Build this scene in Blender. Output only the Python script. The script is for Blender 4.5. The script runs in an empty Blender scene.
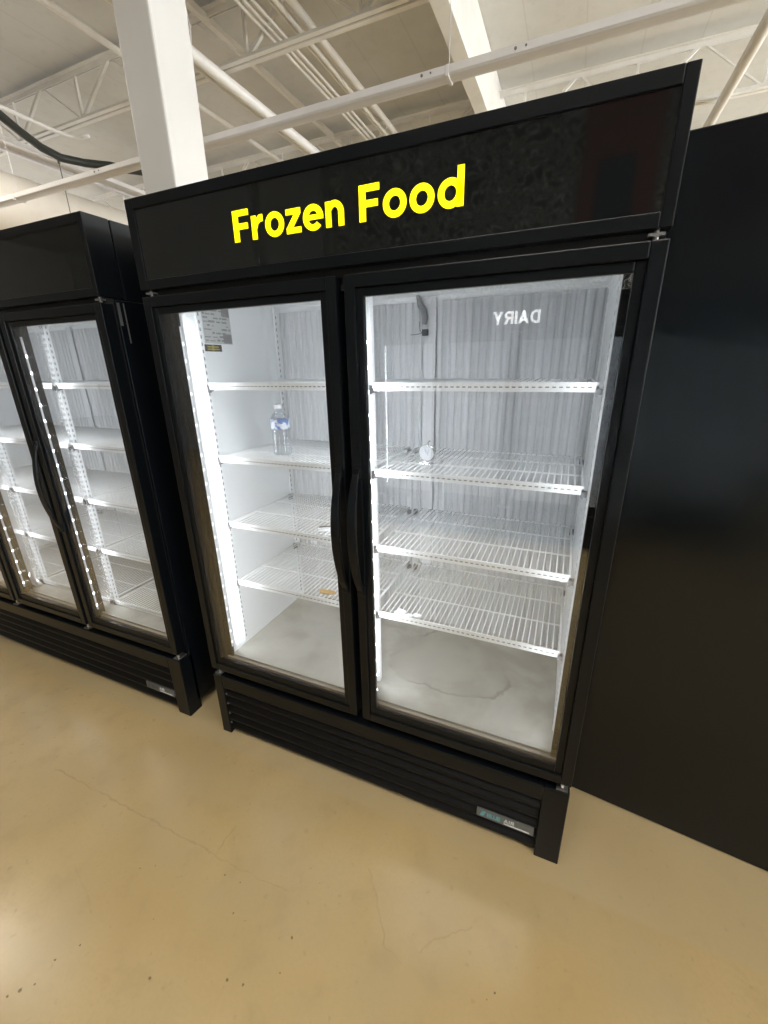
import bpy, math, random
from mathutils import Vector, Matrix

random.seed(7)
sc = bpy.context.scene
COL = sc.collection
PI = math.pi

# ------------------------------------------------------------------ materials
def mat(name, color=(.8, .8, .8), rough=.5, metal=0.0, spec=.5, emit=None, estr=0.0):
    m = bpy.data.materials.new(name)
    m.use_nodes = True
    b = m.node_tree.nodes['Principled BSDF']
    b.inputs['Base Color'].default_value = (*color, 1)
    b.inputs['Roughness'].default_value = rough
    b.inputs['Metallic'].default_value = metal
    b.inputs['Specular IOR Level'].default_value = spec
    if emit:
        b.inputs['Emission Color'].default_value = (*emit, 1)
        b.inputs['Emission Strength'].default_value = estr
    return m

class NB:
    """small node-graph helper"""
    def __init__(s, m):
        s.t = m.node_tree; s.n = s.t.nodes; s.l = s.t.links
        s.b = s.n.get('Principled BSDF')
    def link(s, a, b): s.l.new(a, b)
    def val(s, sock, v):
        if isinstance(v, bpy.types.NodeSocket): s.l.new(v, sock)
        elif v is not None: sock.default_value = v
    def math(s, op, a, b=None, c=None, clamp=False):
        n = s.n.new('ShaderNodeMath'); n.operation = op; n.use_clamp = clamp
        s.val(n.inputs[0], a); s.val(n.inputs[1], b)
        if c is not None: s.val(n.inputs[2], c)
        return n.outputs[0]
    def coord(s, kind='Object'):
        return s.n.new('ShaderNodeTexCoord').outputs[kind]
    def sep(s, v):
        n = s.n.new('ShaderNodeSeparateXYZ'); s.l.new(v, n.inputs[0]); return n.outputs
    def noise(s, v, scale, detail=4, rough=.55, dist=0):
        n = s.n.new('ShaderNodeTexNoise')
        s.l.new(v, n.inputs['Vector'])
        n.inputs['Scale'].default_value = scale; n.inputs['Detail'].default_value = detail
        n.inputs['Roughness'].default_value = rough; n.inputs['Distortion'].default_value = dist
        return n.outputs['Fac']
    def maprange(s, v, a, b, c=0, d=1):
        n = s.n.new('ShaderNodeMapRange'); n.interpolation_type = 'SMOOTHSTEP'
        s.l.new(v, n.inputs['Value'])
        for k, x in zip(('From Min', 'From Max', 'To Min', 'To Max'), (a, b, c, d)): n.inputs[k].default_value = x
        return n.outputs[0]
    def mix(s, f, a, b, mode='MIX'):
        n = s.n.new('ShaderNodeMix'); n.data_type = 'RGBA'; n.blend_type = mode
        s.val(n.inputs[0], f)
        for i, x in ((6, a), (7, b)):
            if isinstance(x, tuple): n.inputs[i].default_value = (*x, 1)
            else: s.l.new(x, n.inputs[i])
        return n.outputs[2]
    def bump(s, h, strength=.2, dist=.01):
        n = s.n.new('ShaderNodeBump'); n.inputs['Strength'].default_value = strength
        n.inputs['Distance'].default_value = dist
        s.l.new(h, n.inputs['Height']); s.l.new(n.outputs[0], s.b.inputs['Normal'])

M = {}
M['black'] = mat('black_powder_coat', (.003, .0045, .007), .33, spec=.24)
M['black_frame'] = mat('black_door_frame', (.003, .0043, .006), .31, spec=.24)
M['black_plastic'] = mat('black_grille', (.003, .003, .003), .45, spec=.22)
M['acrylic'] = mat('black_sign_acrylic', (.006, .007, .007), .04, spec=.5)
M['gloss_black'] = mat('gloss_black_post', (.008, .009, .010), .12, spec=.5)
M['gap'] = mat('dark_recess', (.006, .006, .006), .6)
M['white_enamel'] = mat('white_enamel_liner', (.82, .84, .85), .35)
M['wire'] = mat('white_coated_wire', (.86, .87, .87), .35)
M['slot'] = mat('slot_dark', (.22, .23, .24), .6)
M['clip'] = mat('grey_clip', (.16, .16, .165), .4, metal=.5)
M['metal'] = mat('bright_hinge_metal', (.55, .55, .55), .3, metal=.9)
M['sill'] = mat('brown_grey_sill', (.34, .31, .26), .35)
M['led'] = mat('led_chip', (1, 1, 1), .4, emit=(.93, .97, 1), estr=14)
M['led_bar'] = mat('led_bar', (.75, .76, .78), .3, emit=(.93, .97, 1), estr=.22)
M['led_soft'] = mat('led_chip_soft', (1, 1, 1), .4, emit=(.93, .97, 1), estr=2.5)
M['yellow'] = mat('lit_yellow_lettering', (.9, .8, .0), .5, emit=(1, .86, .0), estr=1.05)
M['white_lit'] = mat('lit_white_lettering', (.9, .9, .9), .5, emit=(1, 1, 1), estr=3.0)
M['teal'] = mat('teal_print', (.12, .36, .42), .5)
M['white_print'] = mat('white_print', (.62, .64, .64), .5)
M['dark_print'] = mat('dark_print', (.08, .09, .09), .5)
M['badge'] = mat('grey_badge_plate', (.13, .14, .14), .35, metal=.3)
M['badge_pale'] = mat('pale_badge_plate', (.12, .13, .135), .35, metal=.3)
M['sticker'] = mat('grey_sticker_paper', (.50, .51, .51), .6)
M['sticker_ink'] = mat('sticker_ink', (.25, .25, .255), .6)
M['warn_dark'] = mat('warning_dark', (.055, .05, .035), .6)
M['warn_yellow'] = mat('warning_yellow', (.38, .32, .07), .6)
M['hose'] = mat('grey_hose', (.2, .205, .21), .5)
M['sensor'] = mat('black_sensor', (.04, .04, .045), .5)
M['chrome'] = mat('chrome_rim', (.6, .61, .62), .2, metal=.9)
M['dial'] = mat('dial_face', (.5, .51, .53), .4)
M['dial_ink'] = mat('dial_ink', (.15, .17, .3), .5)
M['tan'] = mat('tan_cardboard', (.5, .33, .14), .8)
M['frost'] = mat('white_frost', (.92, .93, .94), .6)
M['bag_white'] = mat('white_plastic_bag', (.85, .86, .87), .35)
M['bag_brown'] = mat('brown_print', (.2, .12, .08), .5)
M['cap'] = mat('white_cap', (.92, .93, .95), .35)
M['cap_clear'] = None
M['cable'] = mat('black_cable', (.03, .035, .033), .5)
M['maroon'] = mat('maroon_cloth', (.16, .045, .04), .8)
M['navy'] = mat('navy_cloth', (.02, .028, .06), .8)
M['housing'] = mat('lamp_housing', (.8, .8, .78), .5)
M['lamp'] = mat('lamp_lens', (1, 1, 1), .5, emit=(1, .93, .80), estr=14)

def thin_glass(name, tint=(.975, .98, .985), f0=.045, gloss=.0, haze=None):
    """transmits straight through and mirrors by Schlick's angle law on both faces"""
    m = bpy.data.materials.new(name); m.use_nodes = True
    g = NB(m); g.n.remove(g.b)
    out = g.n['Material Output']
    geo = g.n.new('ShaderNodeNewGeometry')
    dot = g.n.new('ShaderNodeVectorMath'); dot.operation = 'DOT_PRODUCT'
    g.link(geo.outputs['Incoming'], dot.inputs[0]); g.link(geo.outputs['Normal'], dot.inputs[1])
    c = g.math('ABSOLUTE', dot.outputs['Value'])
    k = g.math('POWER', g.math('SUBTRACT', 1.0, c, clamp=True), 5.0)
    fac = g.math('MULTIPLY_ADD', k, 1 - f0, f0, clamp=True)
    tr = g.n.new('ShaderNodeBsdfTransparent'); tr.inputs[0].default_value = (*tint, 1)
    gl = g.n.new('ShaderNodeBsdfGlossy'); gl.inputs['Roughness'].default_value = gloss
    gl.inputs['Color'].default_value = (1, 1, 1, 1)
    mx = g.n.new('ShaderNodeMixShader')
    g.link(fac, mx.inputs[0]); g.link(tr.outputs[0], mx.inputs[1]); g.link(gl.outputs[0], mx.inputs[2])
    last = mx
    if haze:
        df = g.n.new('ShaderNodeBsdfDiffuse'); df.inputs['Color'].default_value = (.9, .92, .95, 1)
        mx2 = g.n.new('ShaderNodeMixShader'); mx2.inputs[0].default_value = haze
        g.link(mx.outputs[0], mx2.inputs[1]); g.link(df.outputs[0], mx2.inputs[2]); last = mx2
    g.link(last.outputs[0], out.inputs['Surface'])
    return m
M['glass'] = thin_glass('door_glass')
M['pet'] = thin_glass('clear_bottle_plastic', (.95, .965, .97), .07, .05, haze=.10)

M['cap_clear'] = thin_glass('frosted_clear_cap', (.95, .95, .96), .06, .1, haze=.35)
def floor_material():
    m = mat('sealed_tan_concrete', (.5, .38, .2), .3, spec=.6)
    g = NB(m); co = g.coord('Object'); X, Y, _ = g.sep(co)
    big = g.noise(co, 1.1, 3, .5); mid = g.noise(co, 2.6, 2, .45); fine = g.noise(co, 90, 3, .6)
    col = g.mix(g.maprange(big, .35, .68), (.53, .40, .21), (.46, .33, .15))
    col = g.mix(g.math('MULTIPLY', g.maprange(mid, .38, .72), .5), col, (.41, .325, .18))
    col = g.mix(g.math('MULTIPLY', g.maprange(fine, .35, .75), .16), col, (.36, .29, .17))
    blot = g.noise(co, 9, 4, .6); speck = g.noise(co, 34, 2, .5)
    col = g.mix(g.math('MULTIPLY', g.maprange(blot, .5, .72), .22), col, (.34, .25, .13))
    col = g.mix(g.math('MULTIPLY', g.maprange(speck, .66, .74), .35), col, (.33, .24, .13))
    # paler, dustier band beside the coolers
    wob = g.math('MULTIPLY_ADD', g.noise(co, 6, 3), .03, -.08)
    dust = g.maprange(g.math('SUBTRACT', Y, wob), -.01, .012)
    col = g.mix(g.math('MULTIPLY', dust, .45), col, (.45, .365, .22))
    # hairline cracks
    wx = g.math('MULTIPLY_ADD', g.noise(co, 14, 4), .05, -.025)
    cx = g.math('ADD', X, wx); cy = g.math('ADD', Y, g.math('MULTIPLY_ADD', g.noise(co, 17, 4, .6), .036, -.018))
    crack = None
    segs = [(-.5, -.406, .34, -.401, .0045, .85), (.34, -.401, .62, -.395, .003, .5), (.34, -.398, .334, -.30, .003, .7),
            (.83, -.243, .945, -.392, .003, .6), (.945, -.392, .998, -.41, .003, .6), (1.038, -.364, 1.152, -.258, .003, .6),
            (.645, -.36, .642, -.33, .003, .6), (-.05, -.60, .12, -.66, .003, .3)]
    for x0, y0, x1, y1, w, s in segs:
        dx, dy = x1 - x0, y1 - y0; L2 = dx * dx + dy * dy
        px = g.math('SUBTRACT', cx, x0); py = g.math('SUBTRACT', cy, y0)
        t = g.math('DIVIDE', g.math('ADD', g.math('MULTIPLY', px, dx), g.math('MULTIPLY', py, dy)), L2, clamp=True)
        ex = g.math('SUBTRACT', px, g.math('MULTIPLY', t, dx)); ey = g.math('SUBTRACT', py, g.math('MULTIPLY', t, dy))
        d = g.math('SQRT', g.math('ADD', g.math('MULTIPLY', ex, ex), g.math('MULTIPLY', ey, ey)))
        k = g.maprange(d, w * .35, w, s, 0)
        crack = k if crack is None else g.math('MAXIMUM', crack, k)
    crack = g.math('MULTIPLY', crack, g.maprange(g.noise(co, 23, 3), .35, .6, .35, 1))
    col = g.mix(g.math('MULTIPLY', crack, .5), col, (.29, .21, .11))
    # pits and grit spots
    pits = [(.107, -.841, 7), (.128, -.769, 5), (.16, -.722, 5), (.184, -.5, 3), (.412, -.432, 4), (.505, -.499, 4),
            (.4, -.693, 6), (.636, -.608, 5), (.591, -.616, 5), (.698, -.479, 6), (.711, -.551, 4), (.701, -.335, 3),
            (.144, -.523, 3), (1.24, -.369, 5), (1.223, -.389, 3), (.09, -.86, 5), (.13, -.82, 4), (.3, -.6, 2.5), (.47, -.43, 3), (.55, -.5, 2.5)]
    pit = None
    px_ = g.math('ADD', X, g.math('MULTIPLY_ADD', g.noise(co, 120, 2), .008, -.004))
    py_ = g.math('ADD', Y, g.math('MULTIPLY_ADD', g.noise(co, 95, 2), .008, -.004))
    for x0, y0, r in pits:
        ex = g.math('SUBTRACT', px_, x0); ey = g.math('SUBTRACT', py_, y0)
        d = g.math('SQRT', g.math('ADD', g.math('MULTIPLY', ex, ex), g.math('MULTIPLY', ey, ey)))
        k = g.maprange(d, r * .00035, r * .0008, 1, 0)
        pit = k if pit is None else g.math('MAXIMUM', pit, k)
    col = g.mix(g.math('MULTIPLY', pit, .8), col, (.13, .085, .045))
    g.link(col, g.b.inputs['Base Color'])
    g.link(g.maprange(mid, .3, .75, .18, .265), g.b.inputs['Roughness'])
    h = g.math('ADD', g.math('MULTIPLY', mid, .6), g.math('MULTIPLY', g.math('ADD', crack, pit), -.4))
    g.bump(h, .12, .01)
    return m
M['floor'] = floor_material()

def deck_material():
    m = mat('painted_roof_deck', (.7, .68, .63), .7)
    g = NB(m); co = g.coord('Object'); X, Y, _ = g.sep(co)
    n = g.noise(co, .8, 5, .6); n2 = g.noise(co, 5, 5, .65)
    col = g.mix(g.maprange(n, .35, .7), (.70, .685, .65), (.60, .585, .55))
    col = g.mix(g.math('MULTIPLY', g.maprange(n2, .5, .8), .5), col, (.53, .51, .47))
    # board joints running away from the camera
    fx = g.math('FRACT', g.math('DIVIDE', g.math('ADD', X, 50.0), .61))
    j = g.maprange(g.math('ABSOLUTE', g.math('SUBTRACT', fx, .5)), .0, .02, 1, 0)
    streak = g.noise(g.coord('Object'), 2, 3)
    col = g.mix(g.math('MULTIPLY', j, .22), col, (.34, .32, .28))
    g.link(col, g.b.inputs['Base Color'])
    return m
M['deck'] = deck_material()
def paint(name, c, c2, rough=.5, scale=3.0):
    m = mat(name, c, rough); g = NB(m)
    n = g.noise(g.coord('Object'), scale, 5, .6)
    g.link(g.mix(g.maprange(n, .4, .75), c, c2), g.b.inputs['Base Color'])
    return m
M['steel_paint'] = paint('cream_painted_steel', (.87, .85, .82), (.79, .77, .735), .5)
M['rail_paint'] = paint('white_rail_paint', (.72, .70, .69), (.68, .66, .65), .4)
M['pipe'] = paint('white_pipe_paint', (.84, .82, .80), (.78, .75, .71), .4)
M['tanpipe'] = paint('grey_beige_pipe', (.60, .56, .50), (.54, .5, .44), .45)
M['column'] = paint('white_column_paint', (.68, .665, .65), (.65, .635, .61), .55, 1.2)
M['duct'] = paint('cream_duct', (.80, .74, .66), (.74, .68, .60), .55)
M['wall'] = paint('painted_wall', (.62, .61, .59), (.55, .54, .52), .7)

def partition_material():
    m = mat('black_satin_panel', (.0025, .0045, .0065), .2, spec=.4)
    g = NB(m); co = g.coord('Object')
    n = g.noise(co, 4, 4)
    g.link(g.maprange(n, .3, .7, .17, .22), g.b.inputs['Roughness'])
    return m
M['partition'] = partition_material()

def cabinet_floor_material():
    m = mat('stained_steel_liner_floor', (.5, .49, .45), .35, metal=.15)
    g = NB(m); co = g.coord('Object'); X, Y, _ = g.sep(co)
    n = g.noise(co, 5, 5, .6, .4); n2 = g.noise(co, 30, 4, .6)
    col = g.mix(g.maprange(n, .38, .66), (.46, .45, .41), (.36, .35, .315))
    # dried puddle with a paler rim
    w = g.math('MULTIPLY_ADD', g.noise(co, 5, 5), .5, -.25)
    ex = g.math('DIVIDE', g.math('SUBTRACT', X, .92), .24); ey = g.math('DIVIDE', g.math('SUBTRACT', Y, .36), .19)
    d = g.math('ADD', g.math('SQRT', g.math('ADD', g.math('MULTIPLY', ex, ex), g.math('MULTIPLY', ey, ey))), g.math('MULTIPLY', w, 2.2))
    inside = g.maprange(d, .98, 1.0, 1, 0)
    rim = g.math('MULTIPLY', g.maprange(d, .93, .99, 0, 1), g.maprange(d, 1.0, 1.03, 1, 0))
    col = g.mix(g.math('MULTIPLY', inside, .35), col, (.34, .33, .29))
    col = g.mix(g.math('MULTIPLY', g.math('MULTIPLY', rim, g.maprange(g.noise(co, 4, 2), .38, .6)), .55), col, (.19, .185, .16))
    col = g.mix(g.math('MULTIPLY', g.maprange(n2, .62, .75), .25), col, (.48, .475, .45))
    g.link(col, g.b.inputs['Base Color'])
    g.link(g.maprange(n, .3, .7, .32, .5), g.b.inputs['Roughness'])
    return m
M['steel_floor'] = cabinet_floor_material()

def back_panel_material():
    m = mat('ribbed_back_panel', (.50, .515, .53), .42, metal=.1)
    g = NB(m); co = g.coord('Object'); X, Y, Z = g.sep(co)
    st = g.n.new('ShaderNodeMapping'); st.inputs['Scale'].default_value = (60, 1, .6); g.link(co, st.inputs['Vector'])
    n = g.noise(st.outputs[0], 1, 3, .6)
    col = g.mix(g.maprange(n, .35, .7), (.64, .655, .67), (.52, .535, .55))
    g.link(col, g.b.inputs['Base Color'])
    return m
M['back_panel'] = back_panel_material()

def mural_material():
    m = mat('black_and_white_mural', (.05, .05, .05), .7)
    g = NB(m); co = g.coord('Object')
    n = g.noise(co, 2.4, 2, .5, 1.6)
    k = g.math('ABSOLUTE', g.math('SUBTRACT', g.math('FRACT', g.math('MULTIPLY', n, 16.0)), .5))
    g.link(g.mix(g.maprange(k, .08, .2, 1, 0), (.03, .03, .03), (.6, .6, .58)), g.b.inputs['Base Color'])
    return m
M['grey_wall'] = paint('grey_wall_panel', (.30, .30, .29), (.25, .25, .245), .7)
M['mural'] = mural_material()

def bottle_label_material():
    m = mat('blue_white_label', (.8, .83, .9), .4)
    g = NB(m); n = g.noise(g.coord('Object'), 46, 2, .5)
    g.link(g.mix(g.maprange(n, .5, .58), (.85, .88, .95), (.18, .28, .62)), g.b.inputs['Base Color'])
    return m
M['bottle_label'] = bottle_label_material()

# ------------------------------------------------------------------ mesh builder
class MB:
    def __init__(s): s.v = []; s.f = []; s.m = []
    def poly(s, pts, mi=0):
        b = len(s.v); s.v += [tuple(p) for p in pts]; s.f.append(tuple(range(b, b + len(pts)))); s.m.append(mi)
    def box(s, x0, x1, y0, y1, z0, z1, mi=0):
        b = len(s.v)
        s.v += [(x0, y0, z0), (x1, y0, z0), (x1, y1, z0), (x0, y1, z0), (x0, y0, z1), (x1, y0, z1), (x1, y1, z1), (x0, y1, z1)]
        for q in ((0, 3, 2, 1), (4, 5, 6, 7), (0, 1, 5, 4), (1, 2, 6, 5), (2, 3, 7, 6), (3, 0, 4, 7)):
            s.f.append(tuple(b + i for i in q)); s.m.append(mi)
        return s
    def tube(s, pts, r, n=8, mi=0, caps=True):
        pts = [Vector(p) for p in pts]
        rr = r if isinstance(r, (list, tuple)) else [r] * len(pts)
        b = len(s.v)
        for i, p in enumerate(pts):
            a = pts[max(i - 1, 0)]; c = pts[min(i + 1, len(pts) - 1)]
            d = (c - a).normalized()
            up = Vector((0, 0, 1)) if abs(d.z) < .9 else Vector((1, 0, 0))
            u = d.cross(up).normalized(); w = u.cross(d).normalized()
            for k in range(n):
                an = 2 * PI * k / n
                s.v.append(tuple(p + (u * math.cos(an) + w * math.sin(an)) * rr[i]))
        for i in range(len(pts) - 1):
            for k in range(n):
                k2 = (k + 1) % n
                s.f.append((b + i * n + k, b + i * n + k2, b + (i + 1) * n + k2, b + (i + 1) * n + k)); s.m.append(mi)
        if caps:
            s.f.append(tuple(b + k for k in reversed(range(n)))); s.m.append(mi)
            e = b + (len(pts) - 1) * n
            s.f.append(tuple(e + k for k in range(n))); s.m.append(mi)
        return s
    def beam(s, p, q, wx, wz, mi=0):
        """rectangular bar from p to q"""
        p = Vector(p); q = Vector(q); d = (q - p).normalized()
        up = Vector((0, 0, 1)) if abs(d.z) < .95 else Vector((0, 1, 0))
        u = d.cross(up).normalized(); w = u.cross(d).normalized()
        b = len(s.v)
        for c in (p, q):
            for a, e in ((-1, -1), (1, -1), (1, 1), (-1, 1)):
                s.v.append(tuple(c + u * a * wx / 2 + w * e * wz / 2))
        for f in ((0, 1, 2, 3), (7, 6, 5, 4), (0, 4, 5, 1), (1, 5, 6, 2), (2, 6, 7, 3), (3, 7, 4, 0)):
            s.f.append(tuple(b + i for i in f)); s.m.append(mi)
        return s
    def lathe(s, prof, n=24, c=(0, 0, 0), mi=0, axis='z', wob=None):
        b = len(s.v)
        for i, (r, h) in enumerate(prof):
            for k in range(n):
                an = 2 * PI * k / n
                x, y = r * math.cos(an), r * math.sin(an)
                s.v.append((c[0] + x, c[1] + y, c[2] + h) if axis == 'z' else (c[0] + x, c[1] + h, c[2] + y))
        for i in range(len(prof) - 1):
            for k in range(n):
                k2 = (k + 1) % n
                s.f.append((b + i * n + k, b + i * n + k2, b + (i + 1) * n + k2, b + (i + 1) * n + k)); s.m.append(mi)
        s.f.append(tuple(b + k for k in reversed(range(n)))); s.m.append(mi)
        e = b + (len(prof) - 1) * n
        s.f.append(tuple(e + k for k in range(n))); s.m.append(mi)
        return s
    def prism(s, pts, y0, y1, mi=0):
        """outline pts (x,z) extruded from y0 (front) to y1"""
        n = len(pts); b = len(s.v)
        s.v += [(x, y0, z) for x, z in pts] + [(x, y1, z) for x, z in pts]
        s.f.append(tuple(b + i for i in range(n))); s.m.append(mi)
        s.f.append(tuple(b + n + i for i in reversed(range(n)))); s.m.append(mi)
        for i in range(n):
            j = (i + 1) % n
            s.f.append((b + i, b + n + i, b + n + j, b + j)); s.m.append(mi)
        return s
    def arc(s, cx, cz, rx, rz, tx, tz, a0, a1, y0, y1, n=28, mi=0):
        """bent stroke between two ellipses, angles in degrees"""
        full = abs(a1 - a0) >= 359.9
        out = []; inn = []
        for i in range(n + 1):
            a = math.radians(a0 + (a1 - a0) * i / n)
            out.append((cx + rx * math.cos(a), cz + rz * math.sin(a)))
            inn.append((cx + (rx - tx) * math.cos(a), cz + (rz - tz) * math.sin(a)))
        for i in range(n):
            s.prism([out[i], out[i + 1], inn[i + 1], inn[i]], y0, y1, mi)
        return s
    def build(s, name, mats, parent=None, bevel=0, smooth=False, seg=2):
        me = bpy.data.meshes.new(name); me.from_pydata(s.v, [], s.f)
        for mm in (mats if isinstance(mats, (list, tuple)) else [mats]): me.materials.append(mm)
        me.polygons.foreach_set('material_index', s.m)
        if smooth: me.polygons.foreach_set('use_smooth', [True] * len(s.f))
        me.validate(); me.update()
        o = bpy.data.objects.new(name, me); COL.objects.link(o)
        if parent: o.parent = parent
        if bevel:
            b = o.modifiers.new('bevel', 'BEVEL'); b.width = bevel; b.segments = seg; b.limit_method = 'ANGLE'
        return o

def tag(o, label=None, cat=None, group=None, kind=None):
    if label: o['label'] = label
    if cat: o['category'] = cat
    if group: o['group'] = group
    if kind: o['kind'] = kind
    return o
def empty(name, loc=(0, 0, 0), rz=0, label=None, cat=None, group=None):
    o = bpy.data.objects.new(name, None); COL.objects.link(o)
    o.location = loc; o.rotation_euler = (0, 0, rz); o.empty_display_size = .1
    return tag(o, label, cat, group)
def copy_one(o, parent, loc):
    c = o.copy(); COL.objects.link(c); c.parent = parent; c.location = loc
    return c
def copy_part(o, parent, loc=None):
    c = o.copy(); COL.objects.link(c); c.parent = parent
    if loc is not None: c.location = loc
    for ch in list(o.children): copy_part(ch, c)
    return c

# ------------------------------------------------------------------ lettering (cap height 1)
def glyph(mb, ch, x, z, h, y0, y1, mi=0):
    """draws ch with its left edge at x, baseline z, cap height h; returns its advance"""
    t = .205
    xh = .74
    P = lambda pts: mb.prism([(x + a * h, z + b * h) for a, b in pts], y0, y1, mi)
    A = lambda cx, cz, rx, rz, a0, a1, tx=t, tz=t * .92: mb.arc(x + cx * h, z + cz * h, rx * h, rz * h, tx * h, tz * h, a0, a1, y0, y1, mi=mi)
    R = lambda a, b, c, d: P([(a, c), (b, c), (b, d), (a, d)])
    if ch == 'F':
        R(.0, .23, 0, 1); R(.23, .72, .81, 1); R(.23, .66, .39, .58); return .80
    if ch == 'r':
        R(0, t, 0, xh); P([(t, .30), (t, .58), (.27, .68), (.36, .745), (.50, .755), (.50, .535), (.38, .53), (.28, .46)]); return .565
    if ch == 'o':
        A(.40, .37, .40, .39, 0, 360); return .86
    if ch == 'z':
        R(0, .60, xh - .175, xh); R(0, .60, 0, .175); P([(0, .16), (.25, .16), (.60, xh - .16), (.35, xh - .16)]); return .66
    if ch == 'e':
        A(.40, .37, .40, .39, 0, 318); R(.17, .795, .305, .45); return .86
    if ch == 'n':
        R(0, t, 0, xh); A(.345, .395, .345, .36, 0, 150); R(.69 - t, .69, 0, .40); return .78
    if ch == 'd':
        A(.39, .37, .39, .39, 0, 360); R(.80 - t, .80, 0, 1.02); return .86
    if ch == ' ': return .40
    s = .20
    if ch == 'D':
        R(0, s, 0, 1); A(.33, .5, .45, .5, -90, 90, s, .18); R(s, .34, .82, 1); R(s, .34, 0, .18); return .88
    if ch == 'A':
        P([(0, 0), (.21, 0), (.52, .78), (.48, 1), (.36, 1)]); P([(.88, 0), (.67, 0), (.36, .78), (.40, 1), (.52, 1)]); R(.2, .68, .2, .37); return .95
    if ch == 'I': R(0, s, 0, 1); return .32
    if ch in 'RPB':
        R(0, s, 0, 1); A(.40, .70, .33, .30, -90, 90, s * .95, .17); R(s, .42, .83, 1); R(s, .42, .40, .57)
        if ch == 'R': P([(.30, .42), (.54, .42), (.78, 0), (.53, 0)])
        if ch == 'B': A(.42, .29, .34, .29, -90, 90, s * .95, .17); R(s, .44, 0, .17)
        return .85
    if ch == 'Y':
        R(.32, .53, 0, .45); P([(.32, .38), (.53, .38), (.85, 1), (.61, 1)]); P([(.32, .38), (.53, .38), (.24, 1), (0, 1)]); return .9
    if ch == 'L': R(0, s, 0, 1); R(s, .62, 0, .18); return .70
    if ch == 'U':
        R(0, s, .36, 1); R(.56, .56 + s, .36, 1); A(.38, .38, .38, .38, 180, 360, s, .18); return .88
    if ch == 'E':
        R(0, s, 0, 1)
        for a in (0, .41, .82): R(s, .62, a, a + .18)
        return .72
    return .5
def text_width(txt, h): 
    mb = MB(); return h * sum(glyph(mb, c, 0, 0, h, 0, 1) for c in txt)
def write(mb, txt, x, z, h, y0, y1, width=None, mi=0):
    tw = text_width(txt, h); k = 0
    if width: k = (width - tw) / max(1, len(txt) - 1)
    for c in txt: x += glyph(mb, c, x, z, h, y0, y1, mi) * h + k
def write_letters(txt, x, z, h, y0, y1, width, m, parent, name='letter'):
    k = (width - text_width(txt, h)) / max(1, len(txt) - 1)
    for c in txt:
        mb = MB(); adv = glyph(mb, c, x, z, h, y0, y1)
        if mb.v: mb.build(name, m, parent)
        x += adv * h + k

# ------------------------------------------------------------------ display coolers
SHELF_Z = (1.461, 1.203, .945, .690)
Z_KICK, Z_D0, Z_D1, Z_S0, Z_S1 = .306, .338, 1.721, 1.739, 1.972
DEPTH = .76

def shelf_meshes(width, depth):
    """wire shelf, its price strip and a clip, origin at the left front top corner"""
    w = MB(); r = .0019
    n = int(round(width / .0182))
    for i in range(n + 1):
        x = .004 + (width - .008) * i / n
        w.tube([(x, .004, -.002), (x, depth, -.002)], r, 5)
    for y in (depth * .36, depth * .70, depth - .002):
        w.tube([(0, y, -.006), (width, y, -.006)], .0026, 6)
    w.tube([(.002, 0, -.006), (.002, depth, -.006)], .003, 6); w.tube([(width - .002, 0, -.006), (width - .002, depth, -.006)], .003, 6)
    p = MB(); p.box(0, width, -.004, 0, -.020, .003)
    k = int(width / .0165)
    for i in range(k):
        x = .008 + (width - .016) * i / k
        p.box(x, x + .009, -.0046, -.0038, -.0100, -.0068, 1)
    c = MB(); c.box(-.008, .004, -.006, .012, -.026, -.012); c.box(-.01, -.004, -.004, .010, -.03, -.004)
    return w, p, c

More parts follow.
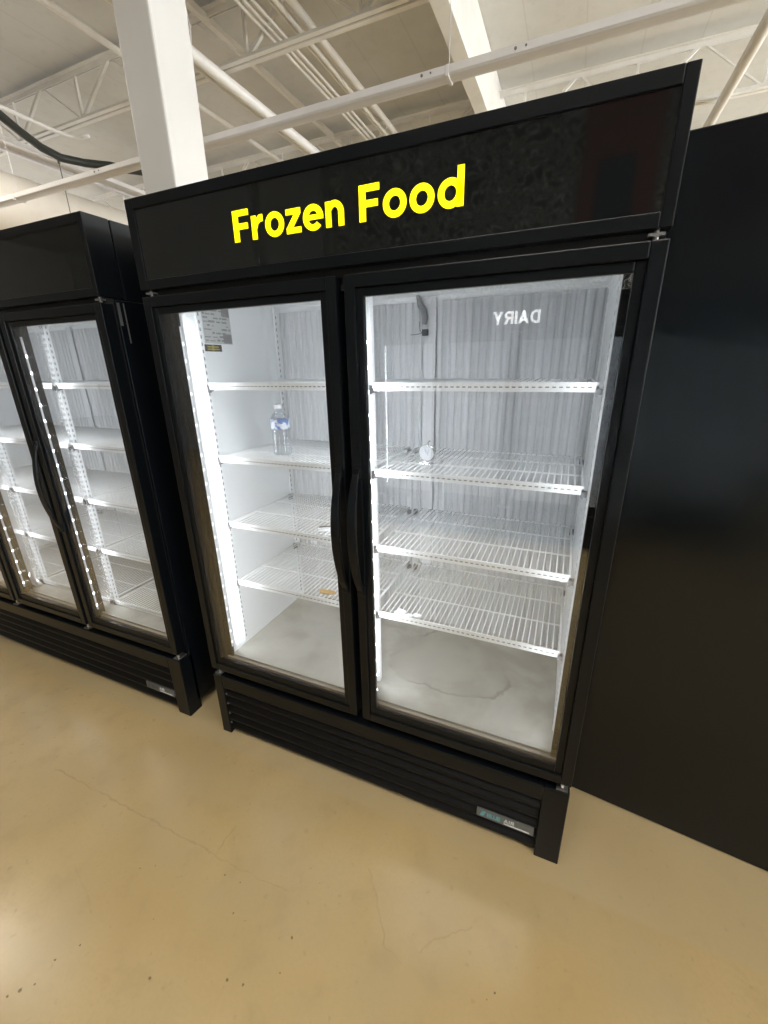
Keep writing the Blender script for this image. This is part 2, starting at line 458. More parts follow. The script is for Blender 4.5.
def build_cooler(name, label, loc, rz, W, nd, title, title_mat, door_hinge_left, floor_shelf=False, detail=True, slim=False, led=1.0, cat='display freezer'):
    root = empty(name, loc, rz, label, cat)
    gapw = .022
    seams = [W * i / nd for i in range(1, nd)]
    # cabinet: outer shell with the front opening frame
    s = MB(); T = .045; yb = .055
    for xa, xb in ((0, T), (W - T, W)):
        s.box(xa, xb, yb, DEPTH, .05, Z_S0 - .004); s.box(xa, xb, .093, DEPTH, Z_S0 - .004, Z_S1)
    s.box(T, W - T, .62, DEPTH, .05, Z_S1)
    s.box(T, W - T, yb + .04, .62, 1.775, Z_S1 - .001); s.box(T, W - T, yb, yb + .04, 1.70, Z_S0 - .006)
    s.box(T, W - T, yb + .06, .62, .05, .365)
    s.build('cabinet_shell', M['black'], root, .003)
    si = MB(); si.box(T, W - T, yb, yb + .012, .33, .372); si.box(T, W - T, yb - .006, yb + .03, .358, .374)
    si.build('cabinet_sill', M['sill'], root, .0015)
    # liner
    l = MB(); xi = .06
    l.box(T, xi, yb + .012, .62, .362, 1.775); l.box(W - xi, W - T, yb + .012, .62, .362, 1.775)
    l.box(xi, W - xi, yb + .04, .62, 1.748, 1.775)
    l.box(xi, W - xi, .612, .62, .362, 1.75)
    l.build('interior_liner', M['white_enamel'], root)
    fl = MB(); fl.box(xi, W - xi, yb + .006, .612, .366, .377)
    fl.box(xi, W - xi, yb + .006, yb + .016, .377, .383)
    fl.build('interior_floor', M['steel_floor'], root)
    # ribbed back panel
    bp = MB()
    pitch = .027; y0 = .604
    zones = []
    edges = [xi] + [c for sx in seams for c in (sx - .03 + .045, sx + .03 + .045)] + [W - xi]
    for i in range(0, len(edges), 2): zones.append((edges[i], edges[i + 1]))
    for a, b in zones:
        n = max(1, int((b - a) / pitch)); pw = (b - a) / n
        prof = []
        for i in range(n):
            x = a + i * pw
            prof += [(x, y0), (x + pw * .52, y0), (x + pw * .68, y0 + .004), (x + pw * .84, y0 + .004)]
        prof.append((b, y0))
        for (xa, ya), (xb, yb2) in zip(prof, prof[1:]):
            bp.poly([(xa, ya, .378), (xb, yb2, .378), (xb, yb2, 1.728), (xa, ya, 1.728)])
    bp.build('back_panel', M['back_panel'], root)
    for sx in seams:
        c = MB(); c.box(sx + .022, sx + .070, .598, .604, .378, 1.74)
        c.build('back_panel_joint_cover', M['back_panel'], root, .002)
    # shelf standards
    def standard(x, y, wdt, face):
        q = MB()
        if face == 'x+': q.box(x, x + .004, y - wdt / 2, y + wdt / 2, .39, 1.74)
        elif face == 'x-': q.box(x - .004, x, y - wdt / 2, y + wdt / 2, .39, 1.74)
        else: q.box(x - wdt / 2, x + wdt / 2, y - .010, y + .010, .378, 1.748)
        z = .41
        while z < 1.72:
            if face == 'x+': q.box(x + .003, x + .0045, y - .0025, y + .0025, z, z + .011, 1)
            elif face == 'x-': q.box(x - .0045, x - .003, y - .0025, y + .0025, z, z + .011, 1)
            elif floor_shelf:
                for dx in (-.006, .006): q.box(x + dx - .0022, x + dx + .0022, y - .0108, y - .0095, z, z + .011, 1)
                for sx_ in (-1, 1): q.box(x + sx_ * wdt / 2 - .0006, x + sx_ * wdt / 2 + .0006, y - .0025, y + .0025, z, z + .011, 1)
            z += .0235
        q.build('shelf_standard', [M['white_enamel'], M['slot']], root)
    for y in (.150, .573): standard(xi, y, .018, 'x+'); standard(W - xi, y, .018, 'x-')
    for sx in seams: standard(sx, .158, .026, 'post'); 
    # shelves
    d = .420; bounds = [xi + .014] + [c for sx in seams for c in (sx - .0165, sx + .0165)] + [W - xi - .014]
    proto = {}
    zs = list(SHELF_Z) + ([.405] if floor_shelf else [])
    for i in range(nd):
        a, b = bounds[2 * i], bounds[2 * i + 1]; wd = round(b - a, 4)
        if wd not in proto:
            w, p, c = shelf_meshes(wd, d)
            me = w.build('shelf', M['wire'], root, smooth=True)
            p.build('price_strip', [M['wire'], M['slot']], me)
            for px, py in ((0, .0), (wd + .004, .0), (0, d - .02), (wd + .004, d - .02)):
                cc = MB(); cc.v = [(v[0] + px, v[1] + py, v[2]) for v in c.v]; cc.f = list(c.f); cc.m = list(c.m)
                cc.build('shelf_clip', M['clip'], me)
            proto[wd] = me; me.location = (a, .145, zs[0]); start = 1
        else: start = 0
        for z in zs[start:]: copy_part(proto[wd], root, (a, .145, z))
    # mullions and led bars
    for sx in seams:
        m_ = MB(); m_.box(sx - .026, sx + .026, yb, yb + .028, .374, 1.70); m_.build('mullion', M['gloss_black'], root, .003)
    jm = MB(); jm.box(.043, .070, yb, yb + .012, .374, 1.70); jm.build('left_jamb', M['gloss_black'], root, .002)
    jm = MB(); jm.box(W - .064, W - .043, yb, yb + .012, .374, 1.70); jm.build('right_jamb', M['gloss_black'], root, .002)
    def ledbar(x, face, nx, ny):
        """strip of chips on a post; face 'f' looks out to the door, 's' looks along x"""
        q = MB(); cz = .0045
        if face == 'd': q.box(x - .002, x + .003, .036, .042, .42, 1.64); cb = (x + .003, x + .0045, .036, .042); st = .0625
        else: q.box(x, x + .0015, yb + .003, yb + .009, .42, 1.64); cb = (x + .0015, x + .003, yb + .003, yb + .009); st = .052
        bar = q.build('led_bar', M['led_bar'], root)
        g_ = MB(); g_.box(*cb, 0, .008)
        chip = g_.build('led_chip', M['led'] if face == 'd' else M['led_soft'], bar); chip.location = (0, 0, .44)
        for kk in range(1, int(1.2 / st)): copy_one(chip, bar, (0, 0, .44 + st * kk))
    def led_and_fill(x, y, nx, ny, e):
        li = bpy.data.lights.new('led_and_fill_light', 'AREA'); li.shape = 'RECTANGLE'; li.size = .02; li.size_y = 1.25
        li.energy = e; li.color = (.94, .97, 1.0)
        lo = bpy.data.objects.new('led_and_fill_light', li); COL.objects.link(lo); lo.parent = root
        lo.rotation_euler = Vector((nx, ny, 0)).normalized().to_track_quat('-Z', 'Y').to_euler()
        lo.location = (x, y, 1.04)
    ledbar(.070, 's', 1, 0); led_and_fill(.080, yb + .020, .42, .91, led * LED_W)
    for sx in seams:
        ledbar(sx + .0475, 'd', 0, 0)
        led_and_fill(sx + .034, yb + .045, .7, .72, led * LED_W * 1.1); led_and_fill(sx - .034, yb + .045, -.7, .72, led * LED_W)
    led_and_fill(W - .075, yb + .030, -.96, .28, led * LED_W * .6)  # added fill light for the right bay; this jamb carries no led bar
    # header
    h = MB(); fy = .089
    h.box(0, .030, 0, fy, Z_S0, Z_S1); h.box(W - .022, W, 0, fy, Z_S0, Z_S1)
    h.box(.030, W - .022, 0, fy, Z_S1 - .028, Z_S1); h.box(.030, W - .022, 0, fy, Z_S0, Z_S0 + .026)
    h.box(.03, W - .022, .02, fy, Z_S0 + .02, Z_S1 - .02)
    hd = h.build('header_box', M['black_frame'], root, .002)
    sp = MB(); sp.box(.028, W - .020, .004, .02, Z_S0 + .024, Z_S1 - .026)
    spo = sp.build('sign_face', M['acrylic'], hd)
    if title:
        txt, tx, tz, th, tw = title
        write_letters(txt, tx, tz, th, .0015, .0042, tw, title_mat, hd)
    eb = MB(); eb.box(W, W + .0016, .058, .067, 1.655, 1.726); eb.box(W, W + .0016, .080, .084, 1.60, 1.726)
    eb.build('hinge_side_plate', M['metal'], root)
    # recess between header and doors
    rc = MB(); rc.box(.006, W - .006, .028, .054, Z_D1 - .03, Z_S0 + .01); rc.build('header_recess', M['gap'], root)
    # doors
    for i in range(nd):
        a = 0 if i == 0 else seams[i - 1] + gapw / 2
        b = W if i == nd - 1 else seams[i] - gapw / 2
        f = MB(); o, n_ = .030, .050
        f.box(a, a + o, 0, .046, Z_D0, Z_D1); f.box(b - o, b, 0, .046, Z_D0, Z_D1)
        f.box(a + o, b - o, 0, .046, Z_D1 - o, Z_D1); f.box(a + o, b - o, 0, .046, Z_D0, Z_D0 + o)
        f.box(a + o, a + n_, .006, .022, Z_D0 + o, Z_D1 - o); f.box(b - n_, b - o, .006, .022, Z_D0 + o, Z_D1 - o)
        f.box(a + n_, b - n_, .006, .022, Z_D1 - n_, Z_D1 - o); f.box(a + n_, b - n_, .006, .022, Z_D0 + o, Z_D0 + .056)
        dr = f.build('door', M['black_frame'], root, .0025)
        for y in (.009, .019):
            gp = MB(); gp.box(a + n_ - .004, b - n_ + .004, y, y + .003, Z_D0 + .053, Z_D1 - n_ + .004)
            gp.build('glass_pane', M['glass'], dr)
        gk = MB()
        for bx in ((a + .008, a + .022), (b - .022, b - .008)): gk.box(*bx, .046, .0540, Z_D0 + .01, Z_D1 - .01)
        gk.box(a + .022, b - .022, .046, .0545, Z_D0 + .01, Z_D0 + .024); gk.box(a + .022, b - .022, .046, .0545, Z_D1 - .024, Z_D1 - .01)
        gk.build('door_gasket', M['gap'], dr)
        # bow handle on the free stile
        hl = door_hinge_left[i]
        hx = (b - .016) if hl else (a + .016)
        sgn = -1 if hl else -1
        hz0, hz1 = .855, 1.225
        pts = []; N = 14
        for k in range(N + 1):
            tt = k / N; bow = math.sin(PI * tt) ** .75
            pts.append((hx + sgn * .004 * bow, -.004 - .035 * bow, hz0 + (hz1 - hz0) * tt))
        hb = MB()
        b0 = len(hb.v)
        for k, p in enumerate(pts):
            wd2 = .010 + .004 * math.sin(PI * k / N); th2 = .006
            for ax, ay in ((-1, -1), (1, -1), (1, 1), (-1, 1)):
                hb.v.append((p[0] + ax * wd2, p[1] + ay * th2, p[2]))
        for k in range(N):
            for e in range(4):
                e2 = (e + 1) % 4
                hb.f.append((b0 + k * 4 + e, b0 + k * 4 + e2, b0 + (k + 1) * 4 + e2, b0 + (k + 1) * 4 + e)); hb.m.append(0)
        hb.f += [(3, 2, 1, 0), (b0 + N * 4, b0 + N * 4 + 1, b0 + N * 4 + 2, b0 + N * 4 + 3)]; hb.m += [0, 0]
        hb.box(hx - .012, hx + .012, -.009, .002, hz0 - .018, hz0 + .012); hb.box(hx - .012, hx + .012, -.009, .002, hz1 - .012, hz1 + .018)
        hb.build('door_handle', M['black_frame'], dr, .003)
        # hinges
        gx = (a + .022) if hl else (b - .022)
        hg = MB(); hg.lathe([(.006, Z_KICK), (.006, Z_D0)], 12, (gx, .02, 0)); hg.box(gx - .016, gx + .016, .006, .05, Z_KICK + .001, Z_KICK + .006)
        tag(hg.build('bottom_hinge', M['metal'], dr), 'bright metal hinge')
        ht = MB(); ht.lathe([(.005, Z_D1), (.005, Z_S0 + .004)], 12, (gx, .02, 0)); ht.box(gx - .014, gx + .014, .01, .05, Z_D1 + .008, Z_D1 + .013)
        ht.build('top_hinge', M['metal'], dr)
    # kick plate with louvres
    k = MB()
    k.box(0, .045, 0, .07, 0, Z_KICK); k.box(W - .073, W, 0, .07, 0, Z_KICK)
    k.box(.045, W - .073, 0, .05, .248, Z_KICK)
    kp = k.build('base_frame', M['black_frame'], root, .003)
    lv = MB(); x0, x1 = .045, W - .073
    lv.box(x0, x1, .034, .05, .028, .25)
    nl = 5; hh = (.248 - .028) / nl
    for i in range(nl):
        z = .028 + i * hh
        b_ = len(lv.v)
        prof = [(.006, z), (.006, z + hh * .22), (.030, z + hh * .80), (.036, z + hh * .80), (.036, z)]
        lv.v += [(x0, y, zz) for y, zz in prof] + [(x1, y, zz) for y, zz in prof]
        m5 = len(prof)
        for e in range(m5):
            e2 = (e + 1) % m5
            lv.f.append((b_ + e, b_ + e2, b_ + m5 + e2, b_ + m5 + e)); lv.m.append(0)
        lv.f += [tuple(b_ + e for e in reversed(range(m5))), tuple(b_ + m5 + e for e in range(m5))]; lv.m += [0, 0]
    lv.build('base_grille', M['black_plastic'], root, .0015)
    for zz in (.062, .112, .165, .215):
        scw = MB(); scw.lathe([(.0045, 0), (.0045, -.003)], 10, (.052, .006, zz), axis='y'); scw.build('grille_screw', M['clip'], root)
    bd = MB(); bx0, bx1 = W - .262, W - .082
    bd.box(bx0, bx1, .0005, .008, .083, .117)
    bo = bd.build('badge', M['badge'] if title else M['badge_pale'], root, .001)
    bt = MB()
    bt.prism([(bx0 + .010, .090), (bx0 + .022, .090), (bx0 + .030, .112), (bx0 + .018, .112)], -.0006, .0007)
    tag(bt.build('badge_logo', M['teal'] if title else M['dark_print'], bo), 'slanted maker mark')
    write_letters('BLUE', bx0 + .034, .0925, .0165, -.0006, .0007, .044, M['teal'] if title else M['dark_print'], bo, 'badge_letter')
    write_letters('AIR', bx0 + .088, .0965, .0150, -.0006, .0007, .034, M['white_print'], bo, 'badge_letter')
    bt = MB(); bt.box(bx0 + .088, bx1 - .012, -.0006, .0007, .0875, .0925); bt.build('badge_underline', M['white_print'], bo)
    return root

LED_W = 2.25
F = build_cooler('display_freezer', 'tall black two-door glass freezer with lit yellow Frozen Food lettering', (0, 0, 0), 0, 1.375, 2,
                 ('Frozen Food', .381, 1.8235, .0700, .612), M['yellow'], [True, False])
# things fixed inside the freezer
st = MB(); st.box(.0602, .0606, .168, .302, 1.594, 1.715, 0)
rnd = random.Random(3)
for r in range(9):
    z = 1.602 + r * .0122; y = .172
    while y < .292:
        L = rnd.uniform(.008, .034)
        if rnd.random() < .72: st.box(.0606, .0608, y, min(y + L, .298), z, z + rnd.uniform(.003, .007), 1)
        y += L + rnd.uniform(.003, .010)
st.box(.0606, .0608, .262, .300, 1.685, 1.713, 1); st.box(.0606, .0608, .258, .300, 1.597, 1.628, 1)
tag(st.build('data_sticker', [M['sticker'], M['sticker_ink']], F), 'grey printed data sticker on the left inner wall')
ws = MB(); ws.box(.0602, .0606, .162, .243, 1.568, 1.591, 0); ws.box(.0606, .0608, .176, .232, 1.5735, 1.5775, 1); ws.box(.0606, .0608, .176, .228, 1.581, 1.5855, 1)
ws.box(.0606, .0608, .196, .206, 1.571, 1.589, 1)
tag(ws.build('warning_sticker', [M['warn_dark'], M['warn_yellow']], F), 'small dark and yellow warning sticker')
hs = MB(); hs.tube([(.690, .585, 1.748), (.694, .582, 1.735), (.700, .583, 1.715), (.712, .583, 1.70), (.718, .583, 1.672), (.716, .583, 1.65)], [.007, .008, .010, .012, .012, .007], 10)
tag(hs.build('drain_hose', M['hose'], F, smooth=True), 'grey hose end hanging at the top of the back')
sn = MB(); sn.box(.712, .733, .570, .583, 1.611, 1.633); sn.tube([(.712, .578, 1.622), (.69, .578, 1.617), (.665, .578, 1.616)], .0012, 5); sn.tube([(.70, .578, 1.66), (.702, .578, 1.63), (.713, .578, 1.618)], .0012, 5)
tag(sn.build('temperature_sensor', M['sensor'], F), 'small black square sensor with thin wire')

# neighbouring cooler on the left
WL = 1.80; XL = -.195 - WL
build_cooler('display_cooler', 'black three-door glass cooler standing left of the Frozen Food freezer', (XL, 0, 0), 0, WL, 3, None, None, [False, False, False], floor_shelf=True, led=.72, cat='display cooler')
# cooler across the aisle
WD = 2.40
build_cooler('display_cooler', 'black cooler across the aisle, its white DAIRY lettering mirrored in the freezer glass', (.80 + WD / 2, -2.55, 0), PI, WD, 4,
             ('DAIRY', WD / 2 - .165, 1.79, .09, .35), M['white_lit'], [True, False, True, False], led=2.6, cat='display cooler')

# ------------------------------------------------------------------ contents of the freezer
zsh = 1.2035
b = empty('water_bottle', (.280, .250, zsh), 0, 'clear plastic water bottle with blue and white label on the left second shelf', 'bottle')
pb = MB()
pb.lathe([(.020, .0), (.028, .003), (.0300, .010), (.0300, .022), (.0282, .025), (.0300, .028), (.0300, .044), (.0282, .047), (.0300, .050), (.0300, .066), (.0285, .069), (.0300, .072), (.0300, .126),
          (.0285, .130), (.024, .137), (.017, .146), (.0125, .152), (.0125, .160)], 28)
pb.build('bottle_body', M['pet'], b, smooth=True)
lb = MB(); lb.lathe([(.0306, .092), (.0306, .124)], 28); lb.f = lb.f[:-2]; lb.m = lb.m[:-2]
lb.build('bottle_label', M['bottle_label'], b, smooth=True)
cp = MB(); cp.lathe([(.0150, .159), (.0150, .171), (.0135, .173)], 24); cp.build('bottle_cap', M['cap_clear'], b)

t = empty('dial_thermometer', (.832, .275, zsh), -.1, 'small round dial thermometer standing on the right second shelf', 'thermometer')
b.scale = (1.10, 1.10, 1.06)
th = MB(); th.lathe([(.026, .008), (.028, .004), (.028, -.004), (.0255, -.006), (.0250, -.003)], 32, (0, 0, .036), axis='y'); th.build('thermometer_case', M['chrome'], t, smooth=False)
td = MB(); td.lathe([(.0252, -.0025), (.0252, -.0035)], 32, (0, 0, .036), axis='y', mi=0)
for a in range(0, 271, 27):
    an = math.radians(225 - a); c_, s_ = math.cos(an), math.sin(an)
    td.beam((.017 * c_, -.0038, .036 + .017 * s_), (.022 * c_, -.0038, .036 + .022 * s_), .0014, .0006, 1)
td.beam((0, -.0042, .036), (-.006, -.0042, .052), .0022, .0008, 1); td.beam((.004, -.0042, .030), (.007, -.0042, .048), .0018, .0008, 1)
td.build('dial_face', [M['dial'], M['dial_ink']], t)
tf = MB(); tf.box(-.022, .022, -.012, .012, 0, .003); tf.box(-.008, .008, -.003, .003, .003, .012); tf.build('stand_foot', M['chrome'], t, .001)
tk = MB(); tk.tube([(.004, 0, .062), (.004, 0, .072), (.008, 0, .076), (.012, 0, .073)], .0022, 6); tk.build('hanging_hook', M['chrome'], t)

g_ = MB(); g_.box(-.055, .055, -.011, .011, 0, .010, 0); g_.box(-.050, .055, .004, .0105, .010, .0125, 1)
o = g_.build('price_tag_holder', [M['cap'], M['clip']], None, .001); o.location = (.497, .214, .9455); o.rotation_euler = (0, 0, .55)
tag(o, 'short white plastic strip lying on the third shelf behind the door handle', 'price holder')
cb = MB(); rr = random.Random(5)
def flake(mb, cx, cy, rx, ry, z, h, n=11):
    top = []; bot = []
    for i in range(n):
        a = 2 * PI * i / n; k = rr.uniform(.62, 1.1)
        x, y = cx + rx * k * math.cos(a), cy + ry * k * math.sin(a)
        top.append((x, y, z + h + rr.uniform(0, .003))); bot.append((x, y, z))
    b0 = len(mb.v); mb.v += bot + top + [(cx, cy, z + h + .003)]
    for i in range(n):
        j = (i + 1) % n
        mb.f.append((b0 + i, b0 + j, b0 + n + j, b0 + n + i)); mb.m.append(0)
        mb.f.append((b0 + n + i, b0 + n + j, b0 + 2 * n)); mb.m.append(0)
    mb.f.append(tuple(b0 + i for i in reversed(range(n)))); mb.m.append(0)
flake(cb, 0, 0, .032, .020, 0, .002); flake(cb, .022, .006, .022, .014, 0, .003)
o = cb.build('cardboard_scrap', M['tan']); o.location = (.462, .188, .6903)
tag(o, 'torn tan cardboard scrap lying on the lowest left shelf', 'scrap')
fr = MB()
for q in range(7): flake(fr, rr.uniform(-.035, .035), rr.uniform(-.002, .02), rr.uniform(.010, .022), rr.uniform(.008, .014), 0, rr.uniform(.001, .004), 9)
o = fr.build('frost_clump', M['frost']); o.location = (.812, .150, .6935)
tag(o, 'white frost clump on the front edge of the lowest right shelf', 'frost')

# crumpled bag and spare strips in the left cooler
bg = empty('plastic_bag', (-1.418, .1135, .3785), 0, 'crumpled white plastic bag on the bottom of the left cooler', 'bag')
bm = MB(); n1, n2 = 16, 10
for i in range(n2 + 1):
    v = i / n2
    for j in range(n1):
        a = 2 * PI * j / n1
        rad = (.052 * math.sin(PI * min(.5 + v * .5, 1)) + .004) * (1 + .28 * math.sin(3 * a + 5 * v) + rr.uniform(-.16, .16)) * (1 - .35 * v)
        bm.v.append((rad * math.cos(a) + .01 * v, rad * .34 * math.sin(a), .085 * v ** .9 + (rr.uniform(-.004, .004) if i else 0)))
for i in range(n2):
    for j in range(n1):
        j2 = (j + 1) % n1
        bm.f.append((i * n1 + j, i * n1 + j2, (i + 1) * n1 + j2, (i + 1) * n1 + j)); bm.m.append(0)
bm.f.append(tuple(reversed(range(n1)))); bm.m.append(0); bm.f.append(tuple(n2 * n1 + j for j in range(n1))); bm.m.append(0)
bm.build('bag_body', M['bag_white'], bg)
bb = MB(); bb.box(-.01, .045, -.0215, -.0185, .001, .016); bb.build('printed_patch', M['bag_brown'], bg, .001)

# ------------------------------------------------------------------ black partition on the right
pa = math.atan2(-.067, .544)
P = MB(); P.box(0, 2.6, 0, .045, .004, 1.985)
o = P.build('partition_panel', M['partition'], None, .003); o.location = (1.388, .2995, 0); o.rotation_euler = (0, 0, pa)
tag(o, 'large plain black satin panel standing right of the freezer', 'partition')

# ------------------------------------------------------------------ building shell
def struct(o): return tag(o, kind='structure')
XW0, XW1, YW0, YW1, ZC = -14, 10, -9, 14, 5.0
q = MB(); q.box(XW0, XW1, YW0, YW1, -.1, 0); struct(q.build('floor', M['floor']))
q = MB(); q.box(XW0, XW1, YW0, YW1, ZC, ZC + .1); struct(q.build('ceiling', M['deck']))
lw = (0.5, 10.0)
q = MB(); q.box(XW0 - .2, XW0, YW0, lw[0], 0, ZC); q.box(XW0 - .2, XW0, lw[1], YW1, 0, ZC); q.box(XW0 - .2, XW0, *lw, 0, 1.2); q.box(XW0 - .2, XW0, *lw, 4.4, ZC)
struct(q.build('wall_left', M['wall']))
q = MB(); q.box(XW0, XW1, YW1, YW1 + .2, 0, ZC); struct(q.build('wall_back', M['wall']))
q = MB(); q.box(XW0, XW1, YW0 - .2, YW0, 0, ZC); struct(q.build('wall_front', M['wall']))
# right wall with three daylight windows
wins = [(-6.5, -3.0), (0.0, 4.5), (6.0, 12.5)]
q = MB(); y = YW0
for a, b_ in wins:
    q.box(XW1, XW1 + .2, y, a, 0, ZC); q.box(XW1, XW1 + .2, a, b_, 0, .4); q.box(XW1, XW1 + .2, a, b_, 4.3, ZC); y = b_
q.box(XW1, XW1 + .2, y, YW1, 0, ZC); struct(q.build('wall_right', M['wall']))
M['daylight'] = mat('daylit_window', (1, 1, 1), .3, emit=(.92, .97, 1.0), estr=10.3)
M['fill_daylight'] = mat('added_fill_window', (1, 1, 1), .3, emit=(.95, .97, 1.0), estr=5.0)  # glow for the added left wall opening
for i, (a, b_) in enumerate(wins):
    w = MB(); w.box(XW1 + .10, XW1 + .12, a, b_, .4, 4.3); wp = struct(w.build('window_%d' % (i + 1), M['daylight']))
    fm = MB(); k = 3
    for j in range(k + 1):
        yy = a + (b_ - a) * j / k; fm.box(XW1 + .03, XW1 + .10, yy - .04, yy + .04, .4, 4.3)
    for zz in (.4, 2.6, 4.3): fm.box(XW1 + .03, XW1 + .10, a, b_, zz - .03, zz + .03)
    fm.build('window_frame', M['black_plastic'], wp)
w = MB(); w.box(XW0 - .12, XW0 - .10, *lw, 1.2, 4.4); wp = struct(w.build('window_4', M['fill_daylight']))  # unseen glowing pane added to brighten the ceiling at left
fm = MB()
for j in range(6):
    yy = lw[0] + (lw[1] - lw[0]) * j / 5; fm.box(XW0 - .10, XW0 - .03, yy - .04, yy + .04, 1.2, 4.4)
fm.build('window_frame', M['black_plastic'], wp)
# mural and banner across the aisle, seen only in the black sign's sheen
q = MB(); q.box(-2.05, 5.0, -5.0, -4.9, 0, 4.6); o = q.build('mural_panel', M['mural'])
tag(o, 'black and white line-art mural mirrored faintly in the freezer sign', 'mural')
for (a, b_), nm in zip(((-6.0, -3.42), (-3.24, -2.22)), ('wide grey wall panel mirrored faintly at the sign left end', 'narrow grey wall panel mirrored faintly behind the sign lettering')):
    q = MB(); q.box(a, b_, -5.0, -4.9, .02, 4.4); tag(q.build('wall_panel', M['grey_wall'], None, .01), nm, 'panel')
bn = empty('hanging_banner', (1.43, -4.86, 2.76), 0, 'maroon banner with navy block mirrored faintly at the sign right end', 'banner')
q = MB(); q.box(-.36, .36, 0, .02, 0, 1.5); q.build('banner_cloth', M['maroon'], bn)
q = MB(); q.box(-.2, .16, .02, .026, .16, .76); q.build('navy_block', M['navy'], bn)

# column
q = MB(); q.box(-1.272, -1.012, 1.2, 1.48, 0, ZC); o = q.build('steel_column', M['column'], None, .012)
tag(o, 'white boxed square column rising behind the two coolers', 'column')

# suspended rail along the aisle
rl = empty('suspended_rail', (-.9, 1.8, 2.95), 0, 'long white box rail hung across the ceiling in front of the pipes', 'rail')
q = MB(); prof = [(-.045, .051), (-.045, .018), (-.036, .010), (-.012, .007), (.014, .007), (.036, .010), (.045, .018), (.045, .051)]
b0 = 0; q.v = [(-6.5, y_, z_) for y_, z_ in prof] + [(6.5, y_, z_) for y_, z_ in prof]; nn = len(prof)
for e in range(nn): q.f.append((e, (e + 1) % nn, nn + (e + 1) % nn, nn + e)); q.m.append(0)
q.f += [tuple(range(nn)), tuple(reversed(range(nn, 2 * nn)))]; q.m += [0, 0]
q.build('rail_body', M['rail_paint'], rl)
for cx in (-2.6, 1.34, 4.2):
    q = MB(); q.box(cx - .010, cx + .010, -.048, .048, .003, .053); q.build('joint_clip', M['rail_paint'], rl, .003)
for cx in (1.20, 1.34 + .35, -1.5):
    q = MB(); q.lathe([(.007, 0), (.007, -.004)], 10, (cx, -.0445, .035), axis='y'); q.lathe([(.005, 0), (.005, -.004)], 10, (cx + .05, -.0445, .036), axis='y'); q.build('screw', M['clip'], rl)
for cx in (-2.6, 1.34, 4.2):
    q = MB(); q.tube([(cx, 0, .05), (cx, 0, 2.05)], .0025, 6); q.build('hanger_rod', M['rail_paint'], rl)

# ceiling joists, beam, pipes
def joist(name, label, y, zt, zb, x0, x1, x_first, panel=1.29, th=.05):
    r = empty(name, ((x0 + x1) / 2, y, zt), 0, label, 'joist', 'open-web roof joists')
    cx = (x0 + x1) / 2
    for nm, z in (('top_chord', zt), ('bottom_chord', zb)):
        q = MB()
        s_ = 1 if nm == 'bottom_chord' else -1
        for dy in (-.014 - th / 2, .014 + th / 2):
            q.box(x0 - cx, x1 - cx, dy - th / 2, dy + th / 2, z - zt - .004, z - zt + .004)
            q.box(x0 - cx, x1 - cx, dy - math.copysign(th / 2, dy) - .004, dy - math.copysign(th / 2, dy) + .004, z - zt, z - zt + s_ * th)
        q.build(nm, M['steel_paint'], r)
    x = x_first
    dz = zb - zt
    while x < x1 - panel * .5:
        for dx, th_ in ((0, .03), (panel * .48, .034), (-panel * .5, .018)):
            if x0 < x + dx < x1:
                q = MB(); q.beam((x - cx, 0, dz + .02), (x + dx - cx, 0, -.02), th_, th_); q.build('web_bar', M['steel_paint'], r)
        x += panel
    return r
joist('roof_joist', 'open-web roof joist crossing just behind the white column top', 3.54, 4.94, 4.45, -8.4, 4.6, -7.33)
joist('roof_joist', 'far open-web roof joist seen above the freezer sign right end', 6.16, 4.90, 4.34, -8.4, 6.6, -7.50)
joist('roof_joist', 'farthest open-web roof joist peeking low over the coolers', 8.8, 4.90, 4.34, -8.4, 8.6, -7.9)

bmr = empty('roof_beam', (-.12, 5, 4.3), 0, 'deep white roof beam running back above the sign', 'beam')
q = MB(); q.box(-.070, .078, -6, 8.9, 0, .20); q.build('lower_beam', M['steel_paint'], bmr, .004)
q = MB(); q.box(-.070, .075, -6, 8.9, .20, .385); q.build('middle_beam', M['steel_paint'], bmr, .004)
q = MB(); q.box(-.04, .03, -6, 8.9, .385, .69); q.build('upper_beam', M['steel_paint'], bmr, .004)

def pipe(name, label, x, z, r, y0=-3, y1=13.5, m='pipe', group=None, cat='pipe', n=14):
    q = MB(); q.tube([(0, y0, 0), (0, y1, 0)], r, n); o = q.build(name, M[m], None, smooth=True); o.location = (x, 0, z)
    return tag(o, label, cat, group)
pipe('ceiling_pipe', 'thick white pipe passing in front of the joist beside the column', -2.395, 4.3, .055)
pipe('conduit', 'thin white conduit just left of the thick pipe beside the column', -2.575, 4.35, .022, cat='conduit')
pipe('conduit', 'thin white conduit emerging low right of the column', -3.29, 4.5, .026, cat='conduit')
pipe('conduit', 'thin white conduit crossing the upper left corner to the column', -3.128, 4.40, .026, cat='conduit')
names = ['leftmost white conduit of the bundle above the sign lettering', 'second conduit from the left in the bundle of six', 'third conduit from the left in the bundle of six',
         'fourth conduit from the left in the bundle of six', 'thick fifth conduit from the left in the bundle of six', 'thickest rightmost pipe of the bundle of six']
for (x, r), nm in zip(((-1.903, .016), (-1.84, .014), (-1.772, .014), (-1.637, .013), (-1.586, .026), (-1.462, .036)), names):
    pipe('conduit', nm, x, 4.6, r, group='conduit bundle', cat='conduit')
pipe('ceiling_pipe', 'grey beige pipe slanting down at the upper right corner', 2.43, 4.25, .055, m='tanpipe')
q = MB(); q.box(-.03, .03, -2, 8.7, 0, .06); o = q.build('bridging_bar', M['steel_paint']); o.location = (-2.64, 0, 4.86); tag(o, 'flat bridging bar up against the roof right of the column', 'bar')
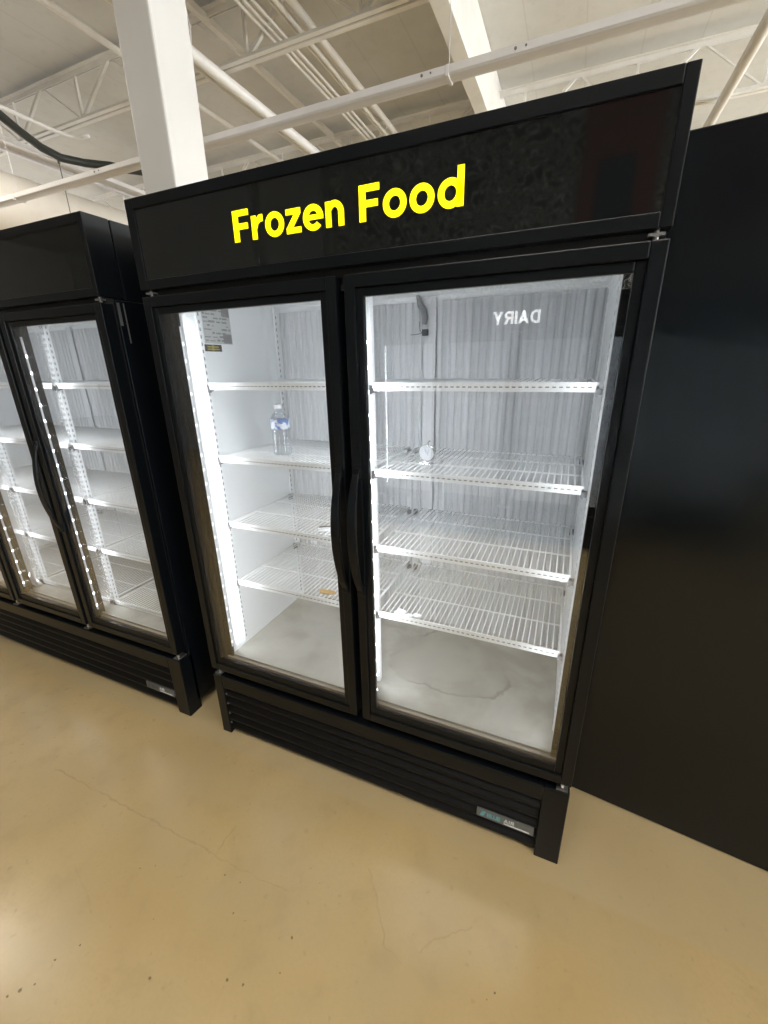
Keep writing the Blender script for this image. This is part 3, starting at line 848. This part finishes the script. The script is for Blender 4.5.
pipe('air_duct', 'large cream round duct low at the far left', -5.60, 3.52, .34, y0=0, m='duct', cat='duct', n=40)
tr = MB(); tr.box(-.16, -.10, -2, 13, 0, .05); tr.box(.10, .16, -2, 13, 0, .05); tr.box(-.10, .10, -2, 13, .03, .05)
o = tr.build('cable_tray', M['rail_paint']); o.location = (-5.3, 0, 4.05)
tag(o, 'pale cable tray running under the black hose at left', 'cable tray')
q = MB(); q.tube([(-4.74, -1, 4.2), (-4.74, 3.1, 4.2), (-4.71, 3.28, 4.2), (-4.60, 3.36, 4.2), (-4.50, 3.37, 4.2)], .022, 10); o = q.build('conduit', M['pipe'], None, smooth=True)
tag(o, 'bent white conduit turning near the black hanging hose', 'conduit')
pts = [(-4.1, 1.2, 4.25), (-4.32, 1.9, 4.10), (-4.465, 2.397, 4.0), (-4.60, 2.63, 3.985), (-4.76, 2.936, 3.975), (-4.84, 3.2, 3.98), (-4.77, 3.45, 4.0), (-4.52, 3.634, 3.99), (-4.35, 3.72, 3.95), (-4.10, 3.76, 3.90), (-3.77, 3.77, 3.85), (-3.3, 3.77, 3.82)]
q = MB(); q.tube(pts, .044, 12); o = q.build('black_hose', M['cable'], None, smooth=True)
tag(o, 'black hose sagging from the ceiling at the upper left', 'hose')
q = MB(); q.tube([(-4.895, 3.20, 4.03), (-4.895, 3.20, 3.2)], .006, 6); q.box(-4.905, -4.885, 3.19, 3.21, 3.93, 4.03); o = q.build('hanger_wire', M['clip'])
tag(o, 'vertical hanger wire clipped to the sagging black hose', 'wire')
q = MB(); q.tube([(-2.19, 2.76, 5.0), (-2.20, 2.76, 4.55), (-2.17, 2.77, 4.30), (-2.19, 2.77, 4.18), (-2.20, 2.78, 4.08)], .007, 6); o = q.build('hanging_wire', M['rail_paint'])
tag(o, 'loose pale wire dangling in front of the thick ceiling pipe', 'wire')

# ------------------------------------------------------------------ lamps
def lamp(x, y, z, L, label, energy, size=.28, along='x', col=(1, .94, .84)):
    r = empty('linear_light', (x, y, z), 0 if along == 'x' else PI / 2, label, 'ceiling light', 'linear ceiling lights')
    q = MB(); q.box(-L / 2, L / 2, -.09, .09, .012, .07); q.build('lamp_housing', M['housing'], r, .004)
    q = MB(); q.box(-L / 2 + .02, L / 2 - .02, -.075, .075, 0, .012); q.build('lamp_lens', M['lamp'], r)
    for hx in (-L * .35, L * .35):
        q = MB(); q.tube([(hx, 0, .07), (hx, 0, .80)], .006, 6); q.build('hanger_rod', M['clip'], r)
    li = bpy.data.lights.new('tube_light', 'AREA'); li.shape = 'RECTANGLE'; li.size = L; li.size_y = .15; li.energy = energy; li.color = col
    lo = bpy.data.objects.new('tube_light', li); COL.objects.link(lo); lo.parent = r; lo.location = (0, 0, -.005)
    return r
for x, y, L, e, lab in ((-4.05, 1.06, 1.2, 60, 'unseen linear ceiling light far left behind the cooler row'),  # hangs out of view; the left cooler blocks its floor glare
                        (-3.4, -.25, 1.2, 9, 'linear ceiling light glaring on the floor in the lower left corner'),
                        (1.2, -1.9, 2.4, 62, 'linear ceiling light over the aisle behind the viewer'),
                        (4.6, -1.9, 2.4, 62, 'linear ceiling light over the right end of the aisle')):
    lamp(x, y, 4.2, L, lab, e)
w = bpy.data.worlds.new('world'); sc.world = w; w.use_nodes = True
w.node_tree.nodes['Background'].inputs[0].default_value = (.8, .88, 1, 1); w.node_tree.nodes['Background'].inputs[1].default_value = .6

# ------------------------------------------------------------------ camera
cam = bpy.data.cameras.new('camera'); co = bpy.data.objects.new('camera', cam); COL.objects.link(co)
cam.sensor_fit = 'HORIZONTAL'; cam.sensor_width = 36; cam.lens = 417.6132 / 768 * 36
cam.clip_start = .02
R3 = Matrix(((0.91849959, -0.11558452, 0.37815173), (0.39500851, 0.31192246, -0.86410222), (-0.01807718, 0.94305069, 0.33215752)))
co.matrix_world = Matrix.Translation((1.2407, -1.0170, 1.5125)) @ R3.to_4x4()
sc.camera = co
vs = sc.view_settings
vs.view_transform = 'Standard'; vs.look = 'None'; vs.exposure = 0; vs.gamma = 1; vs.use_curve_mapping = False
